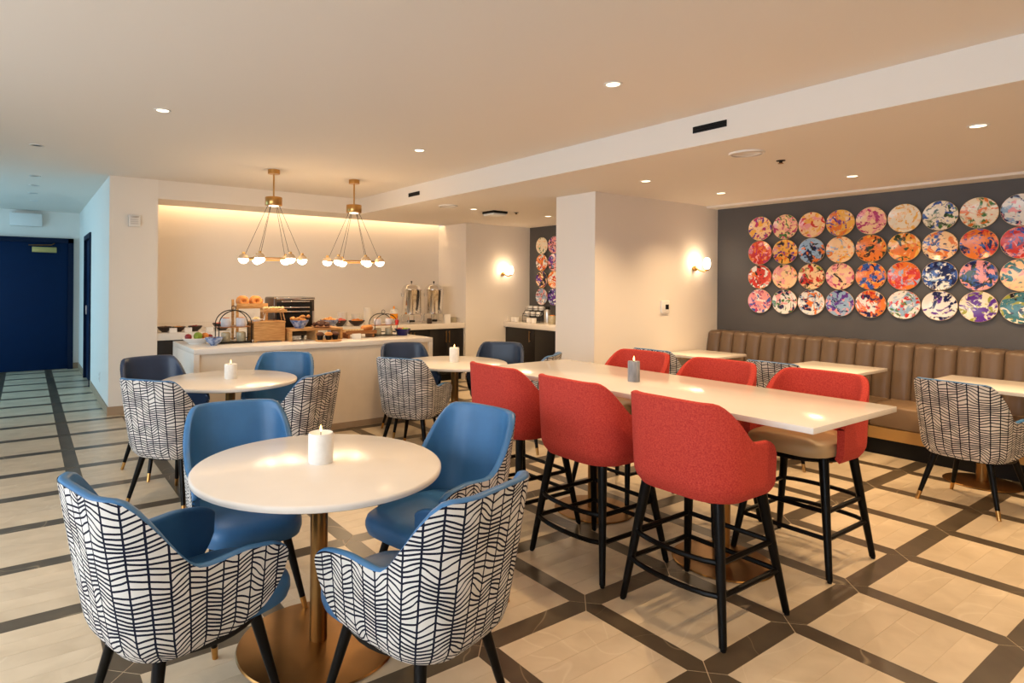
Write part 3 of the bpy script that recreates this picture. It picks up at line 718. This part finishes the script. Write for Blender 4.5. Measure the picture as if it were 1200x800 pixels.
# ------------------------------------------------------------------ niche light, counters, island
t = thing('cove_light', 'warm led strip glowing along the top of the niche', 'light strip', ((NX0+NX1)/2, YN-.12, ZC-.03))
MB().box(-2.2, 2.2, -.03, .03, .0, .04).build('channel', M_satin, t, smooth=False)
MB().box(-2.2, 2.2, -.022, .022, -.008, 0).build('led', M_led, t, smooth=False)
ZT = .905
ct = thing('niche_counter', 'long pale counter along the lit niche over black cabinets', 'counter', (0, 0, 0))
MB().box(NX0+.002, NX1-.002, YB+.02, YN-.002, ZT-.085, ZT, .003).build('worktop', M_quartz, ct)
struct('trim_2', MB().box(NX0+.002, NX1-.002, YN-.02, YN-.001, ZT+.001, ZT+.075), M_quartz)
n = 7; w = (NX1-NX0-.004)/n
for i in range(n):
    cb = thing('base_cabinet', 'black base cabinet with brass pulls under the niche counter, %s from the left' % CO[i], 'cabinet', (NX0+.002+w*(i+.5), YB+.05, 0), 0, 'cabinets under the niche counter')
    MB().box(-w/2, w/2, .025, .70, .1, ZT-.087).build('body', M_blackcab, cb, smooth=False)
    MB().box(-w/2, w/2, .06, .70, 0, .1).build('toe_kick', M_black, cb, smooth=False)
    for s_ in (-1, 1):
        d = MB().box(min(0, s_*(w/2-.002)), max(0, s_*(w/2-.002)), 0, .022, .11, ZT-.095, .002).build('door', M_blackcab, cb)
        MB().tube([(s_*.03, -.025, ZT-.30), (s_*.03, -.025, ZT-.12)], .005, 8).tube([(s_*.03, -.025, ZT-.28), (s_*.03, 0.004, ZT-.28)], .004, 6).tube([(s_*.03, -.025, ZT-.14), (s_*.03, .004, ZT-.14)], .004, 6).build('handle', M_brass, d)
cc = thing('coffee_counter', 'pale coffee counter in the alcove beside the partition', 'counter', (0, 0, 0))
MB().box(6.53, XR-.002, 4.94, YB-.002, ZT-.085, ZT, .003).build('worktop', M_quartz, cc)
struct('trim_3', MB().box(6.6, XR-.002, YB-.02, YB-.001, ZT+.001, ZT+.075), M_quartz)
for i in range(4):
    y0 = YB-.004-i*.71
    cb = thing('base_cabinet', 'black base cabinet under the coffee counter, %s from the far wall' % CO[i], 'cabinet', (6.57, y0-.355, 0), 0, 'cabinets under the coffee counter')
    MB().box(.02, .52, -.355, .355, .1, ZT-.087).build('body', M_blackcab, cb, smooth=False); MB().box(.06, .52, -.355, .355, 0, .1).build('toe_kick', M_black, cb, smooth=False)
    d = MB().box(0, .02, -.353, .353, .11, ZT-.095, .002).build('door', M_blackcab, cb)
    MB().tube([(-.025, -.25, ZT-.30), (-.025, -.25, ZT-.12)], .005, 8).tube([(-.025, -.25, ZT-.28), (.004, -.25, ZT-.28)], .004, 6).tube([(-.025, -.25, ZT-.14), (.004, -.25, ZT-.14)], .004, 6).build('handle', M_brass, d)
ZI = .90; IX0, IX1, IY0, IY1 = 1.253, 3.833, 5.84, 6.79
il = thing('buffet_island', 'pale stone buffet island loaded with breakfast food', 'counter', (0, 0, 0))
MB().box(IX0, IX1, IY0, IY1, ZI-.05, ZI, .003).build('worktop', M_quartz, il)
MB().box(IX0, IX0+.05, IY0, IY1, 0, ZI-.0505, .002).build('side_panel', M_quartz, il); MB().box(IX1-.05, IX1, IY0, IY1, 0, ZI-.0505, .002).build('side_panel', M_quartz, il)
MB().box(IX0+.051, IX1-.051, IY0+.025, IY1-.02, 0, ZI-.0505).build('front_panel', mat('island_panel', lin((232, 216, 194)), .5, var=.02), il, smooth=False)
MB().box(IX0+.051, IX1-.051, IY0+.012, IY0+.024, 0, .06).build('toe_kick', M_base, il, smooth=False)

# ------------------------------------------------------------------ breakfast things
def bowl(name, x, y, z, r, h, m, label, cat='bowl', foot=.45, group=None, sx=1, sy=1):
    t = thing(name, label, cat, (x, y, z), 0, group)
    MB().lathe([(0, .004), (r*foot, 0), (r*foot, .006), (r*.72, h*.42), (r*.93, h*.8), (r, h), (r*.975, h+.002), (r*.90, h*.82), (r*.68, h*.48), (r*.3, h*.28), (0, h*.26)], 28, (0, 0, 0), None, sx, sy).build('body', m, t)
    return t
def lump(name, x, y, z, r, m, label, cat, group, sx=1, sy=1, sz=.8):
    o = MB().sphere((0, 0, r*sz), r, 12, 8, sx, sy, sz).build(name, m, None, (x, y, z), random.random()*6)
    return tag(o, label, cat, group)
def heap(n, x, y, z, R, r, name, m, label, cat, group, sx=1, sy=1, sz=.8, step=.7):
    for i in range(n):
        a = 2.4*i; q = R*math.sqrt((i+.3)/n)
        lump(name, x+q*math.cos(a), y+q*math.sin(a), z+(1-q/R)*r*step, r*random.uniform(.9, 1.1), m, label, cat, group, sx, sy, sz)
# fruit platter
bowl('fruit_platter', 1.41, 6.42, ZI, .125, .055, M_white, 'white oval fruit platter at the left end of the island', 'platter', .55, None, 1.2, 1)
for nm, dx, dy, r, m, lb in (('green_apple', .0, -.03, .043, M_green, 'green apple on the white fruit platter'), ('red_apple', -.085, .0, .034, M_redfruit, 'dark red plum on the left of the fruit platter'), ('peach', .075, .01, .037, M_orange, 'orange peach on the fruit platter'), ('orange', .02, .06, .036, M_orange, 'orange behind the green apple'), ('red_plum', .125, .02, .028, M_redfruit, 'red plum at the right of the fruit platter')):
    t = thing(nm, lb, 'fruit', (1.41+dx, 6.42+dy, ZI+.034), 0, 'fruit on the platter')
    MB().lathe([(0, .1*r), (.6*r, .0), (r*.93, .55*r), (r, r), (.88*r, 1.5*r), (.45*r, 1.82*r), (0, 1.72*r)], 14).build('flesh', m, t)
    MB().tube([(0, 0, 1.7*r), (.004, 0, 2.1*r)], .0015, 5).build('stem', M_acacia, t)
bowl('blue_glass_bowl', 1.50, 6.14, ZI, .085, .075, M_blueglaze, 'small blue and white bowl in front of the fruit platter', 'bowl', .35)
heap(7, 1.50, 6.14, ZI+.045, .05, .016, 'chocolate', M_choc, 'dark sweet in the blue bowl by the platter', 'food', 'sweets in the blue bowl')
# arched wire racks
def wire_rack(x, y, w, h, label):
    t = thing('arched_wire_rack', label, 'rack', (x, y, ZI), 0, 'arched wire racks'); d = .07
    for yy in (-d, d):
        pts = [(-w/2, yy, .0), (-w/2, yy, h*.58)] + [(-w/2*math.cos(PI*i/14), yy, h*.58+(h*.42)*math.sin(PI*i/14)) for i in range(1, 14)] + [(w/2, yy, h*.58), (w/2, yy, 0)]
        MB().tube(pts, .005, 6).build('arch', M_black, t)
    for z in (.008, h*.48): MB().box(-w/2, w/2, -d, d, z, z+.008).build('shelf', M_acacia if z > .1 else M_black, t, smooth=False)
    MB().torus((0, 0, h+.022), .022, .003, 16, 6, Matrix.Rotation(PI/2, 4, 'X')).build('hook', M_black, t)
    return ZI+.016, ZI+h*.48+.008
def jar(name, x, y, z, r, h, m, ml, label, group):
    t = thing(name, label, 'jar', (x, y, z), 0, group)
    MB().lathe([(0, 0), (r*.9, 0), (r, h*.15), (r, h*.85), (r*.92, h), (r*.8, h), (0, h*.96)], 18).build('body', m, t); MB().lathe([(0, h*.965), (r*.7, h*.99), (r*.68, h*1.06), (0, h*1.08)], 16).build('filling', ml, t)
M_jar = mat('stoneware_jar', lin((206, 204, 210)), .3, var=.06, vscale=30); M_jarglass = mat('jar_glass_tint', lin((176, 166, 140)), .15, var=.1, vscale=20)
for cx, cy, w, lb, who in ((1.73, 6.30, .32, 'arched black wire rack with jars beside the fruit platter', 'left'), (3.44, 6.30, .29, 'arched black wire rack with jars near the cobalt bowl', 'right')):
    z0, z1 = wire_rack(cx, cy, w, .33 if who == 'left' else .26, lb)
    for s_, sd in ((-1, 'left'), (1, 'right')):
        jar('ceramic_jar', cx+s_*.075, cy, z1, .05 if who == 'left' else .042, .085 if who == 'left' else .07, M_jar, M_bread, 'pale jar on the upper shelf of the %s wire rack, %s side' % (who, sd), 'jars on the upper shelves')
        jar('glass_jar', cx+s_*.075, cy, z0, .045, .09 if who == 'left' else .075, M_jarglass, M_cream, 'glass jar on the lower shelf of the %s wire rack, %s side' % (who, sd), 'jars on the lower shelves')
t = thing('red_scoop', 'red enamel scoop leaning in the right wire rack', 'scoop', (3.575, 6.215, ZI+.13)); MB().lathe([(0, 0), (.018, .0), (.022, .06), (0, .062)], 12).build('cup', M_redlid, t); MB().tube([(0, 0, .06), (.01, 0, .10)], .004, 6).build('handle', M_redlid, t)
# bagel stand
t = thing('bagel_stand', 'tall oak stand holding bagels behind the left wire rack', 'stand', (1.98, 6.60, ZI))
for sx_ in (-1, 1):
    for sy_ in (-1, 1): MB().box(sx_*.155-.012, sx_*.155+.012, sy_*.085-.012, sy_*.085+.012, 0, .37 if sy_ < 0 else .43).build('leg', M_oak, t, smooth=False)
MB().box(-.165, .165, -.10, .10, .335, .353).build('tray', M_oak, t, smooth=False); MB().box(-.165, .165, -.105, -.092, .353, .39).build('front_lip', M_oak, t, smooth=False); MB().box(-.165, .165, -.08, .08, .14, .155).build('lower_shelf', M_oak, t, smooth=False)
for i, (dx, dy) in enumerate(((-.075, -.03), (.065, -.03), (-.075, .045), (.065, .045))):
    o = MB().torus((0, 0, .058), .036, .024, 20, 10, Matrix.Rotation(PI/2, 4, 'X')).build('bagel', M_bread, None, (1.98+dx, 6.60+dy, ZI+.352)); tag(o, 'golden bagel on the oak stand, %s' % ('front left', 'front right', 'back left', 'back right')[i], 'bagel', 'bagels on the stand')
# conveyor toaster
t = thing('conveyor_toaster', 'large dark steel conveyor toaster behind the wooden crate', 'toaster', (2.43, 6.62, ZI))
MB().box(-.235, .235, -.15, .155, .03, .455, .02, 3).build('housing', mat('toaster_body', lin((92, 80, 70)), .3, .7, var=.08), t)
MB().box(-.20, .20, -.156, -.150, .07, .40, .002).build('mouth', M_black, t)
for z in (.40, .335, .29): MB().box(-.15, .17, -.166, -.156, z, z+.014, .003).build('bar', M_steel, t)
MB().box(-.20, .235, -.16, -.12, .425, .455, .005).build('top_trim', M_steel, t); MB().box(.205, .225, -.156, -.150, .12, .30).build('control_strip', M_satin, t, smooth=False)
for sx_ in (-1, 1):
    for sy_ in (-1, 1): MB().lathe([(.02, 0), (.016, .03)], 10, (sx_*.2, sy_*.12, 0)).build('foot', M_black, t)
# wooden crate with display tray
t = thing('oak_crate', 'oak crate riser with open side in front of the toaster', 'crate', (2.07, 6.33, ZI))
MB().box(-.16, .165, -.115, -.10, .012, .195, .002).build('front_panel', M_oak, t); MB().box(-.16, .165, .10, .115, .012, .195, .002).build('back_panel', M_oak, t); MB().box(-.165, .17, -.118, .118, .195, .212, .003).build('top_panel', M_oak, t); MB().box(.150, .165, -.10, .10, .012, .195).build('side_panel', M_oak, t, smooth=False)
for sx_ in (-1, 1):
    for sy_ in (-1, 1): MB().box(sx_*.145-.018, sx_*.145+.018, sy_*.10-.012, sy_*.10+.012, 0, .012).build('foot', M_oak, t, smooth=False)
t = thing('tray_on_legs', 'small oak tray on four legs on top of the crate', 'tray', (2.16, 6.36, ZI+.212))
MB().box(-.125, .125, -.06, .06, .085, .115, .003).build('tray', M_oak, t)
for sx_ in (-1, 1):
    for sy_ in (-1, 1): MB().tube([(sx_*.085, sy_*.04, .086), (sx_*.105, sy_*.05, 0)], [.008, .006], 8).build('leg', M_oak, t)
for i in range(7): lump('cream_puff', 2.06+.032*i, 6.35+.02*(i % 2), ZI+.212+.114, .021, M_cream, 'pale pastry on the small oak tray', 'pastry', 'pastries on the small oak tray')
bowl('pastry_dish', 1.97, 6.32, ZI+.212, .062, .02, M_white, 'small white dish of pastries on the crate', 'dish', .6)
heap(5, 1.97, 6.32, ZI+.222, .035, .017, 'small_pastry', M_cream, 'pale pastry in the white dish on the crate', 'pastry', 'pastries in the white dish')
# low riser with bowls
t = thing('acacia_riser', 'low wooden riser in the middle of the island', 'riser', (2.56, 6.28, ZI))
MB().box(-.30, .30, -.13, .13, .105, .128, .003).build('top_panel', M_oak, t)
for x_ in (-.285, .0, .285): MB().box(x_-.014, x_+.014, -.125, .125, 0, .105).build('leg_panel', M_oak, t, smooth=False)
zr = ZI+.128
bowl('blue_bread_bowl', 2.41, 6.27, zr, .10, .085, M_blueglaze, 'blue glazed bowl of croissants on the riser', 'bowl', .5)
for i in range(8):
    a = 2.4*i; q = .062*math.sqrt((i+.4)/8); pts = [(.045*math.cos(u), .045*math.sin(u), .018+.004*math.cos(2*u)) for u in [-.9+1.8*k_/8 for k_ in range(9)]]
    o = MB().tube(pts, [.004, .010, .015, .018, .019, .018, .015, .010, .004], 8).build('croissant', M_pastry, None, (2.41+q*math.cos(a), 6.27+q*math.sin(a), zr+.06+.022*(i % 3)), a); tag(o, 'golden croissant in the blue bread bowl', 'croissant', 'croissants in the blue bowl')
bowl('cookie_plate', 2.65, 6.24, zr, .115, .018, M_acacia, 'dark plate heaped with chocolate pastries on the riser', 'plate', .7)
heap(12, 2.65, 6.24, zr+.010, .085, .030, 'chocolate_pastry', M_choc, 'chocolate pastry heaped on the riser plate', 'pastry', 'chocolate pastries', 1.2, .8, .7, 1.2)
t = thing('pedestal_bowl', 'blue footed bowl of pastries behind the riser', 'bowl', (2.86, 6.52, ZI))
MB().lathe([(0, 0), (.055, 0), (.055, .008), (.02, .03), (.02, .10), (.05, .115), (.10, .17), (.105, .195), (.10, .195), (.06, .145), (0, .14)], 26).build('body', M_blueglaze, t)
heap(10, 2.86, 6.52, ZI+.155, .075, .024, 'bread_roll', M_pastry, 'small golden roll in the blue footed bowl', 'bread roll', 'rolls in the footed bowl', 1.2, .8, .9, 1.4)
t = thing('muffin_board', 'round wooden board of muffins in front of the riser', 'board', (2.64, 6.03, ZI)); MB().lathe([(0, 0), (.135, 0), (.14, .006), (.135, .014), (0, .014)], 32).build('board', M_oak, t)
for i in range(3):
    t = thing('muffin', 'dark muffin on the round board, %s' % ('left', 'middle', 'right')[i], 'muffin', (2.55+.085*i, 6.04-.02*(i % 2), ZI+.014), 0, 'muffins on the round board')
    MB().lathe([(0, 0), (.026, 0), (.036, .045), (0, .046)], 16).build('paper_case', M_black, t); MB().lathe([(.036, .045), (.043, .055), (.036, .072), (.018, .082), (0, .084)], 16).build('muffin_top', M_choc if i != 1 else M_pastry, t)
# bread tray, cards
t = thing('bread_tray', 'dark wooden tray of sandwiches and bread near the right rack', 'tray', (3.10, 6.27, ZI))
MB().box(-.19, .19, -.10, .10, .045, .065, .003).box(-.19, .19, -.10, -.09, .065, .085).box(-.19, .19, .09, .10, .065, .085).build('tray', M_acacia, t)
for x_ in (-.15, .15): MB().box(x_-.012, x_+.012, -.09, .09, 0, .045).build('foot', M_acacia, t, smooth=False)
for i in range(6):
    o = MB().prism([(-.032, -.035), (.032, -.035), (0, .03)], 0, .03).build('sandwich', M_cream, None, (2.945+.035*i, 6.26, ZI+.066), R_(80)); tag(o, 'triangular sandwich standing in the dark wooden tray', 'sandwich', 'sandwiches in the wooden tray')
for i in range(2): tag(MB().sphere((0, 0, .035), .045, 14, 8, 1.25, .9, .78).build('bread_loaf', M_bread, None, (3.19+.06*i, 6.27+.03*i, ZI+.066)), 'small bread loaf in the wooden tray, %s' % ('near', 'far')[i], 'bread', 'loaves in the wooden tray')
def card(x, y, z, rz, w, h, label):
    tag(MB().prism([(-.5*w, -.018), (.5*w, -.018), (.5*w, -.016), (-.5*w, -.016)], 0, h).prism([(-.5*w, .016), (.5*w, .016), (.5*w, .018), (-.5*w, .018)], 0, h).box(-.5*w, .5*w, -.018, .018, h-.002, h).build('tent_card', M_white, None, (x, y, z), rz, smooth=False), label, 'card', 'menu tent cards')
card(2.98, 6.06, ZI, .1, .09, .062, 'white tent card before the bread tray')
bowl('cobalt_bowl', 3.70, 6.30, ZI, .10, .075, M_cobalt, 'cobalt blue bowl of fruit at the right end of the island', 'bowl', .6)
for i in range(7):
    a = 2.4*i; q = .06*math.sqrt((i+.3)/7); lump('fruit', 3.70+q*math.cos(a), 6.30+q*math.sin(a), ZI+.05, .024, (M_orange, M_redfruit, M_green)[i % 3], ('small orange fruit', 'small red fruit', 'small green fruit')[i % 3]+' in the cobalt bowl', 'fruit', ('orange', 'red', 'green')[i % 3]+' fruit in the cobalt bowl')
# niche counter: bowls, cards, urns, cups
for i, (x_, r, m, lb) in enumerate(((1.385, .085, M_choc, 'dark bowl of nuts at the left end of the niche counter'), (1.545, .08, M_pastry, 'dark bowl of granola, second from left on the niche counter'), (1.735, .085, M_redfruit, 'dark bowl of berries, third from left on the niche counter'), (2.06, .12, M_pink, 'wide dark bowl of pink fruit on the niche counter'))):
    bowl('stoneware_bowl', x_, 8.02, ZT, r, r*.75, M_darkbowl, lb, 'bowl', .4, 'dark bowls on the niche counter')
    heap(8, x_, 8.02, ZT+r*.42, r*.7, r*.22, 'cereal_piece', m, ('nut in the dark bowl at the far left', 'granola cluster in the second dark bowl', 'berry in the third dark bowl', 'pink fruit piece in the wide dark bowl')[i], 'food', ('nuts', 'granola', 'berries', 'pink fruit')[i]+' in a dark bowl')
for i, x_ in enumerate((1.46, 1.63, 1.88)): card(x_, 7.90, ZT, 0, .08, .055, 'white tent card on the niche counter, %s from the left' % CO[i])
for i, (px, lb) in enumerate(((4.89, 'polished steel coffee urn, the left of the pair'), (5.30, 'polished steel coffee urn, the right of the pair'))):
    t = thing('coffee_urn', lb, 'urn', (px, 8.06, ZT), 0, 'steel coffee urns'); z0 = .14
    MB().lathe([(0, z0), (.135, z0), (.15, z0+.01), (.15, z0+.36), (.154, z0+.365), (.154, z0+.385), (.145, z0+.39), (.125, z0+.432), (.08, z0+.46), (0, z0+.47)], 36).build('body', M_steel, t)
    MB().lathe([(.006, z0+.47), (.006, z0+.485), (.014, z0+.495), (.012, z0+.51), (0, z0+.515)], 14).build('lid_knob', M_black, t)
    for k_ in range(4):
        a = PI/4+k_*PI/2; c, s_ = math.cos(a), math.sin(a); MB().tube([(c*.13, s_*.13, z0+.02), (c*.155, s_*.155, z0-.02), (c*.155, s_*.155, 0)], .009, 8).build('leg', M_steel, t)
    for s_ in (-1, 1): MB().tube([(s_*.147, 0, z0+.28), (s_*.172, 0, z0+.285), (s_*.178, 0, z0+.33)], .009, 8).build('handle', M_satin, t)
    tp = MB().tube([(0, -.145, z0+.05), (0, -.18, z0+.05), (0, -.185, z0+.02)], .011, 8).build('tap', M_steel, t); MB().tube([(0, -.172, z0+.06), (0, -.172, z0+.10)], .006, 6).build('tap_lever', M_black, tp)
    MB().lathe([(.03, .02), (.06, .02), (.06, .05), (.03, .05)], 16).build('burner', M_black, t)
card(5.42, 7.86, ZT, 0, .11, .14, 'tall white tent card below the right coffee urn')
def mug(x, y, z, r, h, label, group, m=None):
    t = thing('white_mug', label, 'mug', (x, y, z), random.random()*6, group)
    MB().lathe([(0, 0), (r*.85, 0), (r, h*.1), (r, h), (r*.92, h), (r*.9, h*.15), (0, h*.12)], 18).build('body', m or M_white, t)
    MB().torus((r, 0, h*.55), h*.28, .004, 14, 6, Matrix.Rotation(PI/2, 4, 'X')).build('handle', m or M_white, t)
for i, (x_, h, r) in enumerate(((3.78, .19, .07), (3.99, .16, .065), (4.18, .25, .055))):
    t = thing('milk_jug', 'tall white jug on the niche counter, %s from the left' % CO[i], 'jug', (x_, 8.15, ZT), 0, 'white jugs')
    MB().lathe([(0, 0), (r*.9, 0), (r, h*.2), (r*.95, h*.8), (r*1.02, h), (r*.94, h), (r*.88, h*.2), (0, h*.15)], 20).build('body', M_white, t); MB().tube([(r*.95, 0, h*.85), (r*1.5, 0, h*.75), (r*1.5, 0, h*.35), (r*.97, 0, h*.25)], .007, 6).build('handle', M_white, t)
bowl('melon_bowl', 3.66, 7.98, ZT, .10, .085, M_darkbowl, 'dark bowl of pink melon right of the footed bowl', 'bowl', .45); heap(8, 3.66, 7.98, ZT+.05, .07, .03, 'melon_piece', M_pink, 'pink melon piece in the dark bowl beside the jugs', 'fruit', 'melon in a dark bowl')
bowl('peach_bowl', 3.92, 7.97, ZT, .12, .075, M_darkbowl, 'wide dark bowl of peaches in front of the white jugs', 'bowl', .35); heap(8, 3.92, 7.97, ZT+.045, .08, .028, 'peach_slice', M_orange, 'peach piece in the wide dark bowl', 'fruit', 'peaches in a dark bowl')
t = thing('juice_dispenser', 'glass dispenser of orange juice left of the coffee urns', 'dispenser', (4.56, 8.02, ZT))
MB().lathe([(0, 0), (.05, 0), (.05, .01), (.02, .03), (.02, .07), (.05, .08), (0, .081)], 18).build('stand', M_steel, t); MB().lathe([(0, .082), (.055, .082), (.06, .16), (0, .16)], 20).build('juice', M_juice, t); MB().lathe([(.06, .16), (.06, .21), (.03, .23), (0, .23)], 20).build('lid', M_plastic, t); MB().lathe([(.012, .23), (.012, .27), (0, .275)], 10).build('knob', M_juice, t)
jar('sugar_jar', 5.10, 7.87, ZT, .04, .08, M_darkbowl, M_acacia, 'small brown jar between the coffee urns', None)
jar('glass_tumbler', 5.64, 8.0, ZT, .045, .08, M_jarglass, M_glass, 'glass tumbler at the right end of the niche counter', None)
t = thing('herb_pot', 'white pot of green herbs on the counter right of the toaster', 'plant', (3.16, 8.15, ZT))
MB().lathe([(0, 0), (.08, 0), (.10, .22), (.092, .22), (.07, .2), (0, .2)], 22).build('pot', M_white, t)
for i in range(16):
    a = i*2.4; q = .075*math.sqrt((i+.5)/16); mb = MB(); x0, y0 = q*math.cos(a), q*math.sin(a); hh = .30+.05*math.sin(i*3.1)
    mb.tube([(x0*.6, y0*.6, .19), (x0, y0, hh)], .002, 5); mb.sphere((x0, y0, hh), .024, 8, 5, 1.3, .6, .7); mb.build('sprig', M_leaf, t)
# coffee alcove
t = thing('cup_rack', 'black wire cup rack with white cups on the coffee counter', 'rack', (6.82, 7.42, ZT))
for z, xo in ((.10, 0), (.19, .06)):
    MB().box(-.05+xo, .05+xo, -.2, .2, z-.006, z).build('shelf', M_black, t, smooth=False); MB().tube([(-.05+xo, -.2, z+.03), (-.05+xo, .2, z+.03)], .004, 6).build('rail', M_black, t)
for y_ in (-.2, .2): MB().tube([(-.05, y_, 0), (-.05, y_, .10), (.01, y_, .19), (.11, y_, .19), (.11, y_, 0)], .005, 6).build('frame', M_black, t)
for lv, (z, xo) in enumerate(((.10, 0), (.19, .06))):
    for i in range(3): mug(6.82+xo, 7.42+.13*(1-i), ZT+z, .042, .07, 'white cup on the %s shelf of the cup rack, %s' % (('lower', 'upper')[lv], ('left', 'middle', 'right')[i]), 'white cups on the rack')
for i, (x_, y_) in enumerate(((6.68, 7.36), (6.68, 7.25), (6.64, 7.62), (6.66, 7.72))): mug(x_, y_, ZT, .045, .075, 'white cup standing on the coffee counter, %s from the partition' % ('second', 'nearest', 'third', 'farthest')[i], 'white cups on the coffee counter')
t = thing('thermos_flask', 'steel thermos flask on the coffee counter', 'flask', (6.80, 7.06, ZT))
MB().lathe([(0, 0), (.055, 0), (.058, .01), (.058, .19), (.05, .215), (0, .22)], 24).build('body', M_satin, t); MB().lathe([(.035, .22), (.04, .25), (.03, .27), (0, .272)], 16).build('lid', M_black, t); MB().tube([(0, .055, .19), (0, .10, .17), (0, .10, .07), (0, .056, .05)], .008, 8).build('handle', M_black, t)
jar('tea_jar', 6.76, 6.92, ZT, .06, .13, M_jarglass, M_orange, 'glass jar with orange contents beside the thermos', None)
